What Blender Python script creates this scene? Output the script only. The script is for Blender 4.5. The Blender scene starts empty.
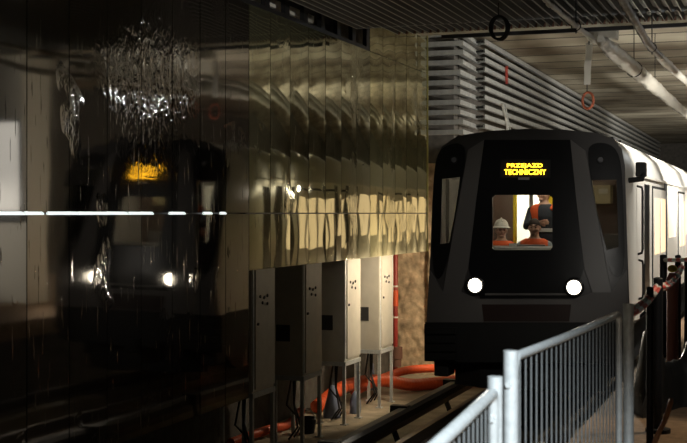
import bpy, bmesh, math, random
from mathutils import Vector, Matrix, noise
random.seed(7)
sc = bpy.context.scene
COL = sc.collection
F = 1220.0                       # focal length in pixels (687 px wide frame)
TH = math.atan(437.0 / F)        # the camera looks this far left of the track direction
S_, C_ = math.sin(TH), math.cos(TH)
EYE = 1.6                        # eye height over the platform; heights below are relative to the eye

# ---------------------------------------------------------------- measuring helpers (a pixel and a real distance -> a place)
def at(px, py, z):
    k, m = (px - 343.5) / F, (213.0 - py) / F
    return Vector((k * z * C_ - z * S_, k * z * S_ + z * C_, m * z))
def on_u(px, py, u):
    k = (px - 343.5) / F
    return at(px, py, u / (k * C_ - S_))
def on_v(px, py, v):
    k = (px - 343.5) / F
    return at(px, py, v / (k * S_ + C_))

# ---------------------------------------------------------------- mesh helpers
class MB:
    def __init__(s): s.v, s.f = [], []
    def add(s, vs, fs):
        n = len(s.v); s.v += [tuple(x) for x in vs]; s.f += [tuple(i + n for i in f) for f in fs]; return s
    def box(s, a0, a1, b0, b1, c0, c1):
        vs = [(x, y, z) for z in (c0, c1) for y in (b0, b1) for x in (a0, a1)]
        return s.add(vs, [(0, 2, 3, 1), (4, 5, 7, 6), (0, 1, 5, 4), (2, 6, 7, 3), (0, 4, 6, 2), (1, 3, 7, 5)])
    def bbox(s, a0, a1, b0, b1, c0, c1, r=.01):     # box with bevelled edges
        bm = bmesh.new(); bmesh.ops.create_cube(bm, size=1)
        for v in bm.verts:
            v.co = Vector(((a0 + a1) / 2 + v.co.x * (a1 - a0), (b0 + b1) / 2 + v.co.y * (b1 - b0), (c0 + c1) / 2 + v.co.z * (c1 - c0)))
        bmesh.ops.bevel(bm, geom=bm.edges[:], offset=r, segments=2, affect='EDGES', profile=.5)
        return s.bm(bm)
    def bm(s, bm):
        bm.verts.index_update()
        s.add([v.co[:] for v in bm.verts], [[v.index for v in f.verts] for f in bm.faces]); bm.free(); return s
    def tube(s, pts, r, n=8, closed=False):
        pts = [Vector(p) for p in pts]; N = len(pts)
        rs = r if isinstance(r, (list, tuple)) else [r] * N
        base = len(s.v); prev = None; vs = []
        for i, p in enumerate(pts):
            if closed: t = pts[(i + 1) % N] - pts[i - 1]
            else: t = pts[min(i + 1, N - 1)] - pts[max(i - 1, 0)]
            t.normalize()
            if prev is None:
                a = Vector((0, 0, 1)) if abs(t.z) < .9 else Vector((1, 0, 0))
                x = t.cross(a).normalized()
            else:
                x = (prev - t * prev.dot(t)).normalized()
            prev = x; y = t.cross(x)
            for j in range(n):
                a = 2 * math.pi * j / n
                vs.append(p + (x * math.cos(a) + y * math.sin(a)) * rs[i])
        fs = []
        for i in range(N if closed else N - 1):
            for j in range(n):
                a, b = i * n, ((i + 1) % N) * n
                fs.append((a + j, a + (j + 1) % n, b + (j + 1) % n, b + j))
        if not closed:
            fs.append(tuple(range(n - 1, -1, -1))); fs.append(tuple((N - 1) * n + j for j in range(n)))
        return s.add(vs, fs)
    def loft(s, rings, cap0=True, cap1=True, closed=True):
        n = len(rings[0]); vs = [p for r in rings for p in r]; fs = []
        for i in range(len(rings) - 1):
            for j in range(n if closed else n - 1):
                fs.append((i * n + j, i * n + (j + 1) % n, (i + 1) * n + (j + 1) % n, (i + 1) * n + j))
        if cap0: fs.append(tuple(range(n - 1, -1, -1)))
        if cap1: fs.append(tuple((len(rings) - 1) * n + j for j in range(n)))
        return s.add(vs, fs)
    def ball(s, c, rx, ry=None, rz=None, nu=16, nv=10):
        ry = ry or rx; rz = rz or rx; rings = []
        for i in range(nv + 1):
            ph = -math.pi / 2 + math.pi * min(max(i, .12), nv - .12) / nv
            rings.append([(c[0] + rx * math.cos(ph) * math.cos(2 * math.pi * j / nu), c[1] + ry * math.cos(ph) * math.sin(2 * math.pi * j / nu), c[2] + rz * math.sin(ph)) for j in range(nu)])
        return s.loft(rings)
    def disc(s, c, axis, r, t, n=24, r2=None):      # solid disc / frustum along axis
        axis = Vector(axis).normalized(); c = Vector(c)
        a = Vector((0, 0, 1)) if abs(axis.z) < .9 else Vector((1, 0, 0))
        x = axis.cross(a).normalized(); y = axis.cross(x)
        r2 = r if r2 is None else r2
        return s.loft([[c + (x * math.cos(2 * math.pi * j / n) + y * math.sin(2 * math.pi * j / n)) * rr + axis * d for j in range(n)] for rr, d in ((r, 0), (r2, t))])
    def torus(s, c, axis, R, r, n=28, m=8, sx=1.0):
        axis = Vector(axis).normalized(); c = Vector(c)
        a = Vector((0, 0, 1)) if abs(axis.z) < .9 else Vector((1, 0, 0))
        x = axis.cross(a).normalized(); y = axis.cross(x)
        return s.tube([c + x * math.cos(2 * math.pi * j / n) * R * sx + y * math.sin(2 * math.pi * j / n) * R for j in range(n)], r, m, closed=True)

ORG = {}
def org(parent):
    return ORG[parent.name] if parent else Vector((0, 0, 0))
def make(name, mb, mat, parent=None, smooth=False, origin=None):
    me = bpy.data.meshes.new(name)
    if parent: o0 = org(parent)
    elif origin is not None: o0 = Vector(origin)
    else:
        xs, ys, zs = zip(*mb.v)
        o0 = Vector(((min(xs) + max(xs)) / 2, (min(ys) + max(ys)) / 2, min(zs)))
    me.from_pydata([(x - o0.x, y - o0.y, z - o0.z) for x, y, z in mb.v], [], mb.f)
    me.validate()
    bm = bmesh.new(); bm.from_mesh(me); bmesh.ops.recalc_face_normals(bm, faces=bm.faces)
    bm.to_mesh(me); bm.free()
    me.materials.append(mat)
    if smooth:
        me.polygons.foreach_set('use_smooth', [True] * len(me.polygons))
        try: me.set_sharp_from_angle(angle=math.radians(40))
        except Exception: pass
    ob = bpy.data.objects.new(name, me); COL.objects.link(ob)
    if parent: ob.parent = parent
    else: ob.location = o0
    ORG[ob.name] = o0 if not parent else org(parent)
    return ob
def tag(o, label=None, cat=None, group=None, kind=None):
    if label: o['label'] = label
    if cat: o['category'] = cat
    if group: o['group'] = group
    if kind: o['kind'] = kind
    return o
def thing(name, loc, label, cat, group=None, kind=None):
    o = bpy.data.objects.new(name, None); COL.objects.link(o); o.location = loc; o.empty_display_size = .2
    ORG[o.name] = Vector(loc)
    return tag(o, label, cat, group, kind)
def struct(name, mb, mat, smooth=False):
    return tag(make(name, mb, mat, smooth=smooth), kind='structure')
def copy_tree(o, parent=None):
    c = o.copy(); COL.objects.link(c)
    if parent: c.parent = parent
    for ch in list(o.children): copy_tree(ch, c)
    return c
def lift(o, loc, label):
    c = copy_tree(o); c.location = loc; c['label'] = label; return c

# ---------------------------------------------------------------- materials
def mat(name, col, rough=.6, metal=0., emit=None, es=0., noise_amt=0., noise_scale=8., bump=0., bump_scale=40., stretch=None, spec=None, coat=0.):
    m = bpy.data.materials.new(name); m.use_nodes = True
    nt = m.node_tree; b = nt.nodes['Principled BSDF']
    b.inputs['Base Color'].default_value = (*col, 1); b.inputs['Roughness'].default_value = rough; b.inputs['Metallic'].default_value = metal
    if spec is not None: b.inputs['Specular IOR Level'].default_value = spec
    if coat: b.inputs['Coat Weight'].default_value = coat
    if emit: b.inputs['Emission Color'].default_value = (*emit, 1); b.inputs['Emission Strength'].default_value = es
    if noise_amt or bump:
        tc = nt.nodes.new('ShaderNodeTexCoord'); mp = nt.nodes.new('ShaderNodeMapping'); nt.links.new(tc.outputs['Object'], mp.inputs['Vector'])
        if stretch: mp.inputs['Scale'].default_value = stretch
    if noise_amt:
        nz = nt.nodes.new('ShaderNodeTexNoise'); nz.inputs['Scale'].default_value = noise_scale; nz.inputs['Detail'].default_value = 5
        nt.links.new(mp.outputs['Vector'], nz.inputs['Vector'])
        cr = nt.nodes.new('ShaderNodeValToRGB')
        cr.color_ramp.elements[0].position = .3; cr.color_ramp.elements[1].position = .7
        cr.color_ramp.elements[0].color = (*[c * (1 - noise_amt) for c in col], 1)
        cr.color_ramp.elements[1].color = (*[min(1, c * (1 + noise_amt)) for c in col], 1)
        nt.links.new(nz.outputs['Fac'], cr.inputs['Fac']); nt.links.new(cr.outputs['Color'], b.inputs['Base Color'])
    if bump:
        n2 = nt.nodes.new('ShaderNodeTexNoise'); n2.inputs['Scale'].default_value = bump_scale; n2.inputs['Detail'].default_value = 6
        nt.links.new(mp.outputs['Vector'], n2.inputs['Vector'])
        bp = nt.nodes.new('ShaderNodeBump'); bp.inputs['Strength'].default_value = bump; bp.inputs['Distance'].default_value = .02
        nt.links.new(n2.outputs['Fac'], bp.inputs['Height']); nt.links.new(bp.outputs['Normal'], b.inputs['Normal'])
    return m

def film_material(nm, tint, dif, fac=.07):
    """dark polished cladding under a wrinkled, scratched clear film"""
    m = bpy.data.materials.new(nm); m.use_nodes = True; nt = m.node_tree; N = nt.nodes; L = nt.links
    b = N['Principled BSDF']
    b.inputs['Base Color'].default_value = (*tint, 1); b.inputs['Metallic'].default_value = 1; b.inputs['Roughness'].default_value = .07
    tc = N.new('ShaderNodeTexCoord')
    def nz(scale, stretch, detail=4, dist=0.):
        mp = N.new('ShaderNodeMapping'); mp.inputs['Scale'].default_value = stretch; L.new(tc.outputs['Object'], mp.inputs['Vector'])
        t = N.new('ShaderNodeTexNoise'); t.inputs['Scale'].default_value = scale; t.inputs['Detail'].default_value = detail; t.inputs['Distortion'].default_value = dist
        L.new(mp.outputs['Vector'], t.inputs['Vector']); return t.outputs['Fac']
    def bump(h, strength, dist, prev=None):
        bp = N.new('ShaderNodeBump'); bp.inputs['Strength'].default_value = strength; bp.inputs['Distance'].default_value = dist
        L.new(h, bp.inputs['Height'])
        if prev: L.new(prev, bp.inputs['Normal'])
        return bp.outputs['Normal']
    def ramp(h, a, c):
        r = N.new('ShaderNodeMapRange'); r.inputs['From Min'].default_value = a; r.inputs['From Max'].default_value = c
        L.new(h, r.inputs['Value']); return r.outputs['Result']
    n1 = bump(nz(1.6, (1, 1, .45), 2), 1., .0013)
    # patches where the film is crumpled
    mask = ramp(nz(1.1, (1, 1, .8), 2), .60, .72)
    def zone(c, rad):
        vm = N.new('ShaderNodeVectorMath'); vm.operation = 'DISTANCE'; L.new(tc.outputs['Object'], vm.inputs[0]); vm.inputs[1].default_value = c
        return ramp(vm.outputs['Value'], rad, rad * .35)
    z1 = zone((0, -2.1, 4.6), 1.15)
    for zz in (z1,):
        mxm = N.new('ShaderNodeMath'); mxm.operation = 'MAXIMUM'; L.new(mask, mxm.inputs[0]); L.new(zz, mxm.inputs[1]); mask = mxm.outputs[0]
    wr = nz(13, (1, 1, .5), 3, 1.0)
    mul = N.new('ShaderNodeMath'); mul.operation = 'MULTIPLY'; L.new(mask, mul.inputs[0]); L.new(wr, mul.inputs[1])
    n2 = bump(mul.outputs[0], 1., .010, n1)
    scr = ramp(nz(30, (1, 1, .07), 3, .3), .66, .74)   # thin upright creases
    n3 = bump(scr, 1., .002, n2)
    L.new(n3, b.inputs['Normal'])
    rr = N.new('ShaderNodeMapRange'); rr.inputs['To Min'].default_value = .02; rr.inputs['To Max'].default_value = .08
    L.new(nz(3, (1, 1, .3), 4), rr.inputs['Value']); L.new(rr.outputs['Result'], b.inputs['Roughness'])
    d = N.new('ShaderNodeBsdfDiffuse'); d.inputs['Color'].default_value = (*dif, 1); L.new(n3, d.inputs['Normal'])
    mx = N.new('ShaderNodeMixShader'); mx.inputs['Fac'].default_value = fac
    L.new(b.outputs['BSDF'], mx.inputs[1]); L.new(d.outputs['BSDF'], mx.inputs[2])
    L.new(mx.outputs['Shader'], N['Material Output'].inputs['Surface'])
    return m

def glass_material(name, tint, refl=.08):
    m = bpy.data.materials.new(name); m.use_nodes = True; nt = m.node_tree; N = nt.nodes; L = nt.links
    N.remove(N['Principled BSDF'])
    t = N.new('ShaderNodeBsdfTransparent'); t.inputs['Color'].default_value = (*tint, 1)
    g = N.new('ShaderNodeBsdfGlossy'); g.inputs['Roughness'].default_value = .03
    fr = N.new('ShaderNodeFresnel'); fr.inputs['IOR'].default_value = 1.45
    mx = N.new('ShaderNodeMixShader'); L.new(fr.outputs['Fac'], mx.inputs['Fac'])
    L.new(t.outputs['BSDF'], mx.inputs[1]); L.new(g.outputs['BSDF'], mx.inputs[2]); L.new(mx.outputs['Shader'], N['Material Output'].inputs['Surface'])
    return m

def board_concrete():
    """board-marked concrete soffit: boards lie across the track"""
    m = bpy.data.materials.new('board_marked_concrete'); m.use_nodes = True; nt = m.node_tree; N = nt.nodes; L = nt.links; b = N['Principled BSDF']
    b.inputs['Roughness'].default_value = .85
    tc = N.new('ShaderNodeTexCoord')
    sep = N.new('ShaderNodeSeparateXYZ'); L.new(tc.outputs['Object'], sep.inputs[0])
    sc_ = N.new('ShaderNodeMath'); sc_.operation = 'MULTIPLY'; sc_.inputs[1].default_value = 1 / 1.25; L.new(sep.outputs['Y'], sc_.inputs[0])
    fl = N.new('ShaderNodeMath'); fl.operation = 'FLOOR'; L.new(sc_.outputs[0], fl.inputs[0])
    frc = N.new('ShaderNodeMath'); frc.operation = 'FRACT'; L.new(sc_.outputs[0], frc.inputs[0])
    wn = N.new('ShaderNodeTexWhiteNoise'); wn.noise_dimensions = '1D'; L.new(fl.outputs[0], wn.inputs['W'])
    nz = N.new('ShaderNodeTexNoise'); nz.inputs['Scale'].default_value = .55; nz.inputs['Detail'].default_value = 6; L.new(tc.outputs['Object'], nz.inputs['Vector'])
    ad = N.new('ShaderNodeMath'); ad.operation = 'MULTIPLY_ADD'; ad.inputs[1].default_value = .22; L.new(wn.outputs['Value'], ad.inputs[0]); L.new(nz.outputs['Fac'], ad.inputs[2])
    cr = N.new('ShaderNodeValToRGB'); cr.color_ramp.elements[0].position = .38; cr.color_ramp.elements[1].position = .8
    cr.color_ramp.elements[0].color = (.13, .10, .065, 1); cr.color_ramp.elements[1].color = (.47, .43, .33, 1)
    L.new(ad.outputs[0], cr.inputs['Fac'])
    ln = N.new('ShaderNodeMath'); ln.operation = 'LESS_THAN'; ln.inputs[1].default_value = .085; L.new(frc.outputs[0], ln.inputs[0])
    mx = N.new('ShaderNodeMix'); mx.data_type = 'RGBA'; L.new(ln.outputs[0], mx.inputs['Factor'])
    L.new(cr.outputs['Color'], mx.inputs['A']); mx.inputs['B'].default_value = (.04, .033, .024, 1)
    L.new(mx.outputs['Result'], b.inputs['Base Color'])
    bp = N.new('ShaderNodeBump'); bp.inputs['Strength'].default_value = .5; bp.inputs['Distance'].default_value = .03
    L.new(ad.outputs[0], bp.inputs['Height']); L.new(bp.outputs['Normal'], b.inputs['Normal'])
    return m

M = dict(
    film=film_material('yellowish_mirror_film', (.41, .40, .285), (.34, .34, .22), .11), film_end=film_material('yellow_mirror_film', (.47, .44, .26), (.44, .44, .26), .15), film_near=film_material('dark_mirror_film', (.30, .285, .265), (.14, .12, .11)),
    soffit=board_concrete(),
    white_trim=mat('white_aluminium', (.85, .87, .86), .35, .2),
    dark_steel=mat('dark_steel', (.02, .02, .022), .5, .3),
    concrete=mat('trackbed_concrete', (.42, .36, .26), .85, noise_amt=.3, noise_scale=3, bump=.3),
    dark_conc=mat('dark_concrete', (.10, .092, .08), .9, noise_amt=.3, bump=.3),
    rough_rock=mat('rough_brown_concrete', (.56, .43, .28), .9, noise_amt=.5, noise_scale=5, bump=.9, bump_scale=16),
    platform=mat('brown_platform_slab', (.33, .215, .125), .8, noise_amt=.25, noise_scale=14, bump=.15),
    deck=mat('dark_corrugated_steel', (.030, .029, .026), .55, .2),
    rib=mat('lit_rib_grey', (.24, .235, .21), .45, .5),  # paler than the deck, for the light the rib undersides catch
    rust=mat('rusty_primer', (.17, .085, .06), .7),
    beam=mat('grey_beam', (.42, .40, .33), .8, noise_amt=.2),
    tray=mat('galvanised_tray', (.52, .53, .51), .42, .45, noise_amt=.15),
    cab_panel=mat('cabinet_grey_paint', (.60, .575, .50), .45, noise_amt=.05),
    galv=mat('galvanised_tube', (.62, .66, .67), .42, .2, noise_amt=.12, noise_scale=30),
    wire=mat('dull_galvanised_wire', (.20, .215, .22), .5, .3),
    vent=mat('black_grille', (.03, .03, .03), .7),
    orange=mat('orange_corrugated_plastic', (.80, .115, .03), .45),
    red=mat('red_paint', (.36, .04, .03), .4),
    black=mat('black_paint', (.010, .010, .011), .32, spec=.35),
    blackmat=mat('black_matt', (.012, .0115, .011), .7),
    tgrey=mat('dark_grey_train_paint', (.06, .056, .055), .42),
    tpillar=mat('charcoal_train_paint', (.13, .122, .118), .45),
    silver=mat('silver_train_paint', (.80, .775, .71), .38, .1),
    roof=mat('light_grey_roof', (.66, .65, .61), .5),
    rubber=mat('black_rubber', (.012, .012, .012), .8),
    amber=mat('amber_led', (.9, .5, .03), .5, emit=(1, .50, .02), es=6.),
    lamp=mat('headlamp_light', (1, .95, .85), .3, emit=(1, .90, .72), es=14.),
    chrome=mat('chrome', (.7, .68, .62), .15, 1.),
    lens=mat('clear_lamp_lens', (.16, .16, .17), .2, coat=.5),
    litwin=mat('lit_saloon_window', (.8, .72, .6), .15, emit=(1, .74, .42), es=1.15),
    glass=glass_material('clear_glass', (.93, .95, .93)),
    dglass=glass_material('tinted_glass', (.50, .50, .48)),
    brownwall=mat('brown_cab_wall', (.23, .17, .14), .6),
    white_panel=mat('white_saloon_panel', (.85, .82, .72), .5),
    yellow=mat('yellow_pole_paint', (.90, .68, .03), .4),
    grey=mat('mid_grey_plastic', (.30, .29, .28), .5),
    skin=mat('skin', (.52, .30, .21), .5), lips=mat('lips', (.36, .15, .12), .5), eyew=mat('eye', (.05, .04, .035), .2),
    hair=mat('dark_brown_hair', (.045, .028, .02), .7), hairg=mat('greying_hair', (.05, .036, .028), .8),
    vest=mat('orange_hi_vis_cloth', (.85, .13, .03), .7), silverband=mat('silver_reflective_band', (.6, .6, .58), .4),
    jacket=mat('dark_jacket_cloth', (.035, .04, .05), .8), shirt=mat('pale_blue_shirt', (.42, .46, .52), .8), trousers=mat('dark_trouser_cloth', (.03, .03, .04), .85),
    shoe=mat('black_shoe', (.015, .015, .015), .5), helmet=mat('white_helmet', (.78, .75, .68), .35),
    chain_r=mat('red_plastic', (.85, .08, .05), .4), chain_w=mat('white_plastic', (.80, .74, .68), .4),
    foil=mat('clear_plastic_wrap', (.52, .50, .44), .45, bump=1., bump_scale=18, coat=.15),
    pipe=mat('brown_grey_pipe', (.22, .19, .15), .5, noise_amt=.2),
    strap=mat('white_webbing', (.80, .78, .72), .8),
    cable=mat('black_cable', (.015, .014, .013), .6),
    orange_ring=mat('orange_ring_rubber', (.62, .17, .09), .5),
    blue=mat('blue_grey_sheet', (.20, .24, .36), .6),
    tarp=mat('black_tarpaulin', (.022, .022, .021), .5, bump=.6, bump_scale=6),
    rail=mat('rail_steel', (.16, .13, .11), .35, .8),
    ledge=mat('black_rail_cover', (.025, .024, .022), .5),
    hose=mat('orange_brown_hose', (.78, .34, .14), .5),
    yellow_cap=mat('yellow_cap_plastic', (.75, .60, .05), .45), pink=mat('faded_red_plastic', (.50, .22, .19), .6),
)

# ================================================================= SETTING
UW = -5.96                       # film-covered wall plane
VEND = 21.1                      # far end of that wall
PITCH = .65
FLOOR = -3.1                     # trackbed
PLAT = -EYE                      # platform top
UE = -1.40                       # platform edge
H_LOW, H_TOP = -.684, 2.49

struct('floor', MB().box(-7.3, UE - .05, 1, 62, FLOOR - .3, FLOOR), M['concrete'])
pl = tag(thing('floor_platform', (2, 20, PLAT), None, None), kind='structure')
make('slab', MB().box(UE, 6.2, -3.4, 62, PLAT - .25, PLAT), M['platform'], pl)
make('platform_wall', MB().box(UE + .05, UE + .25, -3.4, 62, FLOOR, PLAT - .25), M['dark_conc'], pl)
struct('wall_right', MB().box(6.2, 6.5, -3.4, 62, PLAT - .2, 3.9), M['dark_conc'])
struct('wall_back', MB().box(-7.3, 6.2, -3.7, -3.4, FLOOR, 3.9), M['dark_conc'])
struct('wall_end', MB().box(-7.3, 6.5, 62, 62.3, FLOOR, 3.9), M['dark_conc'])
struct('wall_recess', MB().box(-7.3, -7.0, -3.4, 62, FLOOR, 3.9), M['dark_conc'])
struct('column_platform', MB().bbox(.45, 1.3, 18.2, 19.0, PLAT, 3.5, .03), M['white_panel'])

cpn = thing('light_panel', (.87, 18.15, -.1), 'bright white panel on the platform column, mirrored at the far left of the film-covered wall', 'light')
make('frame', MB().bbox(.52, 1.22, 18.14, 18.205, -.15, 1.62, .01), M['dark_steel'], cpn)
make('lit_face', MB().box(.56, 1.18, 18.13, 18.142, .02, 1.58), mat('lit_white_panel', (.9, .9, .85), .4, emit=(1, .97, .9), es=1.3), cpn)
# concrete soffit past the metal deck, and the deck itself (ribs run with the track, the sheet kinks up before its end)
HC = 3.42
struct('ceiling', MB().box(-7.3, 6.5, 18.15, 62, HC, HC + .3), M['soffit'])
DECK_V = [-3.4, 5, 10, 14, 15.6, 16.1, 16.5, 16.9, 17.3, 17.6, 18.0]
def deck_h(v):
    t = min(max((v - 16.0) / 1.2, 0), 1); t = t * t * (3 - 2 * t)
    return 2.565 + .19 * t
dk = tag(thing('ceiling_deck', (0, 10, 2.8), None, None), kind='structure')
b = MB()
b.loft([[(x, v, deck_h(v) + .07), (x2, v, deck_h(v) + .07), (x2, v, deck_h(v) + .12), (x, v, deck_h(v) + .12)] for v in DECK_V for x, x2 in ((-5.62, 6.2),)])
make('sheet', b, M['deck'], dk, smooth=False)
rb, ed, sh = MB(), MB(), MB()
n = 100
for i in range(n):
    x = -5.57 + i * .125
    if x > 6.1: break
    sh.loft([[(x, v, deck_h(v) + .006), (x + .014, v, deck_h(v) + .006), (x + .04, v, deck_h(v) + .075), (x - .03, v, deck_h(v) + .075)] for v in DECK_V])
    rb.loft([[(x - .001, v, deck_h(v)), (x + .011, v, deck_h(v)), (x + .011, v, deck_h(v) + .006), (x - .001, v, deck_h(v) + .006)] for v in DECK_V])
    ed.box(x - .03, x + .045, 18.0, 18.03, deck_h(18) - .0, deck_h(18) + .10)
make('troughs', sh, M['deck'], dk); make('ribs', rb, M['rib'], dk); make('rusty_edge', ed, M['rust'], dk); make('upper_cover', MB().box(-7.0, -5.0, -3.4, 18.0, 3.3, 3.42), M['dark_steel'], dk)
struct('beam_ceiling', MB().box(-5.3, 6.2, 18.05, 18.35, 2.765, HC), M['beam'])
tag(make('hanging_rail', MB().box(-5.0, 6.0, 18.5, 18.56, 2.73, 2.80), M['dark_steel']), 'long thin dark rail under the concrete ceiling edge', 'rail')

# film-covered mirror wall: two rows of bulging panels, tall far panels, bright joint strip
wl = tag(thing('wall_left', (UW, 13, FLOOR), None, None), kind='structure')
def film_panel(name, v0, v1, h0, h1, seed, bulge, tilt=0.):
    nv, nh = 10, max(4, int((h1 - h0) / .16)); b = MB(); vs = []; g = .006
    for j in range(nh + 1):
        for i in range(nv + 1):
            s, t = i / nv, j / nh
            v = v0 + g + (v1 - v0 - 2 * g) * s; h = h0 + (h1 - h0) * t
            prof = (1 - (2 * s - 1) ** 2) * (1 - (2 * t - 1) ** 8)
            nz = noise.noise(Vector((v * 1.3 + seed * 3.1, h * .55, seed))) * .0016
            vs.append((UW + bulge * prof + nz + tilt * (v - (v0 + v1) / 2), v, h))
    fs = [(j * (nv + 1) + i, j * (nv + 1) + i + 1, (j + 1) * (nv + 1) + i + 1, (j + 1) * (nv + 1) + i) for j in range(nh) for i in range(nv)]
    b.add(vs, fs)
    m = len(b.v)                                     # back and rim so the panel has thickness
    b.box(UW - .03, UW - .004, v0 + g, v1 - g, h0, h1)
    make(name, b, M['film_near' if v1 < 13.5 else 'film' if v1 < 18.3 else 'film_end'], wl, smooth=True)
v1 = VEND; k = 0
while v1 > 3.5:
    v0 = v1 - PITCH
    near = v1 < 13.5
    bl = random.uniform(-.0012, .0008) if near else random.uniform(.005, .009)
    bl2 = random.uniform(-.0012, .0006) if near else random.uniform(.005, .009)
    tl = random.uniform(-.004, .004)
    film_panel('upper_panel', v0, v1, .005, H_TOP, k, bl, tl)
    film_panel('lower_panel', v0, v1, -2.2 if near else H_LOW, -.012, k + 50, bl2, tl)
    if v0 > 17.7: film_panel('top_panel', v0, v1, H_TOP + .01, 3.3, k + 90, bl)
    v1 = v0; k += 1
make('backing_board', MB().box(UW - .08, UW - .035, 3.3, VEND, H_LOW + .01, H_TOP - .01).box(UW - .08, UW - .035, 3.3, 13.1, -2.19, H_LOW + .01), M['dark_steel'], wl)
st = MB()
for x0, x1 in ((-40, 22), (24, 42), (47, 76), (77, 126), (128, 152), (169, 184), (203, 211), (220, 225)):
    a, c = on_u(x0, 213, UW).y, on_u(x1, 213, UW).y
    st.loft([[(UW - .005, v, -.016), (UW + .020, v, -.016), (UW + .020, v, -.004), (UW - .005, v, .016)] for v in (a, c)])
make('glowing_joint_strip', st, mat('glowing_white_strip', (.9, .95, .95), .5, emit=(.92, 1, .98), es=1.1), wl)  # glow put into the strip for the bright dashes at the joint
make('dark_joint', MB().box(UW - .03, UW + .003, 13.2, VEND, -.012, .005), M['dark_steel'], wl)
make('film_edge', MB().box(UW - .03, UW + .012, VEND - .02, VEND + .02, H_LOW, 3.3), mat('yellowish_film_edge', (.36, .34, .10), .3), wl)

# open steel frame over the wall, a grey trunking shows between its posts
fr = tag(thing('trim_1', (UW - .1, 12, H_TOP), None, None), kind='structure')
make('bottom_rail', MB().box(UW - .16, UW + .004, 3.5, 17.83, H_TOP, H_TOP + .055), M['dark_steel'], fr)
v = 17.83
while v > 4:
    make('post', MB().box(UW - .06, UW, v - .15, v, H_TOP + .055, 3.28), M['dark_steel'], fr); v -= .65
make('back_sheet', MB().box(UW - .6, UW - .55, 3.5, 17.83, H_TOP - .3, 3.2), M['dark_steel'], fr)
tag(make('cable_trunking', MB().box(UW - .30, UW - .17, 6, 15.9, 2.64, 2.75), M['white_panel']), 'long pale trunking behind the dark frame over the mirror wall', 'trunking')

# rough brown concrete wall beyond the end of the mirror wall
b = MB(); nx, nh = 60, 150
u0, u1, h0, h1 = -7.0, -5.86, FLOOR, .95
vs = []
for j in range(nh + 1):
    for i in range(nx + 1):
        u = u0 + (u1 - u0) * i / nx; h = h0 + (h1 - h0) * j / nh
        p = Vector((u * 2.2, h * 2.2, 3.3))
        d = noise.fractal(p, 1.0, 2.0, 5) * .07 + abs(noise.noise(Vector((u * 5 + h * 2, h * 4, 8)))) * .05
        vs.append((u, 22.55 - d, h))
b.add(vs, [(j * (nx + 1) + i, j * (nx + 1) + i + 1, (j + 1) * (nx + 1) + i + 1, (j + 1) * (nx + 1) + i) for j in range(nh) for i in range(nx)])
b.box(u0, u1, 22.66, 23.0, h0, h1)
struct('wall_rough', b, M['rough_rock'], smooth=True)
struct('wall_tray_end', MB().box(-7.0, -5.86, 22.6, 22.9, .95, HC), M['dark_conc'])
struct('wall_tray_backing', MB().box(-6.0, -5.86, 23.0, 62, FLOOR, HC), M['dark_conc'])

# ================================================================= CABLE TRAYS
ords = ['topmost', 'second', 'third', 'fourth', 'fifth', 'sixth', 'seventh', 'eighth', 'ninth', 'tenth', 'eleventh']
ty = [32, 42, 51, 61, 71, 81, 90.5, 101, 111, 121, 131]
for i, y in enumerate(ty):
    A = on_v(426, y, 22.0); B = on_v(463, y, 22.0)
    h = B.z
    back = .0 if i not in (1, 2, 3) else .0
    path = [(A.x, 22.0), (B.x, 22.0), (-5.60, 23.45), (-5.40, 23.22), (-5.40, 60)]
    if i in (4, 5, 6, 7, 8): path[1] = (B.x - .05, 22.0)
    w = .055
    b = MB(); rings = []
    P2 = [Vector(p) for p in path]
    offs = []
    for q in range(len(P2)):
        d0 = (P2[q] - P2[q - 1]).normalized() if q else None; d1 = (P2[q + 1] - P2[q]).normalized() if q < len(P2) - 1 else None
        n0 = Vector((-d0.y, d0.x)) if d0 else None; n1 = Vector((-d1.y, d1.x)) if d1 else None
        nn = (n0 + n1).normalized() if n0 and n1 else (n0 or n1)
        offs.append(nn)
    for p, nn in zip(P2, offs):
        q = p + nn * .16
        rings.append([(p.x, p.y, h - w), (p.x, p.y, h + w * .55), (p.x + nn.x * .012, p.y + nn.y * .012, h + w * .55), (p.x + nn.x * .012, p.y + nn.y * .012, h - w + .012),
                      (q.x, q.y, h - w + .012), (q.x, q.y, h - w)])
    b.loft(rings)
    t = thing('cable_tray', (B.x, 22.0, h), ('%s galvanised cable tray of the stack beside the train, counted from the ceiling' % ords[i]) if i else 'topmost galvanised cable tray of the stack, right under the ceiling', 'cable tray', 'cable trays along the tunnel wall')
    make('channel', b, M['tray'], t)
    c = MB()
    for s in range(2):
        c.tube([(A.x, 22.06 + s * .05, h - .025), (B.x - .08, 22.07 + s * .05, h - .02), (-5.7, 23.4, h - .02), (-5.48 + s * .03, 23.2, h - .015), (-5.5 + s * .04, 60, h - .02)], .018, 6)
    make('cable', c, M['cable'], t)
# upright bracket carrying the trays, and the red tag
tag(make('tray_bracket', MB().tube([on_u(502, 104, -5.37), on_u(506, 118, -5.37), on_u(508, 132, -5.37)], .03, 6).tube([on_u(505, 104, -5.385), on_u(511, 132, -5.385)], .012, 6), M['tray']), 'slanting grey bracket in front of the lower cable trays', 'bracket')
tag(make('red_tag', MB().loft([[tuple(on_u(505.5, y, -5.385)), tuple(on_u(508, y, -5.385)), tuple(on_u(508, y, -5.40)), tuple(on_u(505.5, y, -5.40))] for y in (66, 70, 75, 80, 84)]), M['red']), 'small red tag hanging on the cable trays', 'tag')

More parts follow.
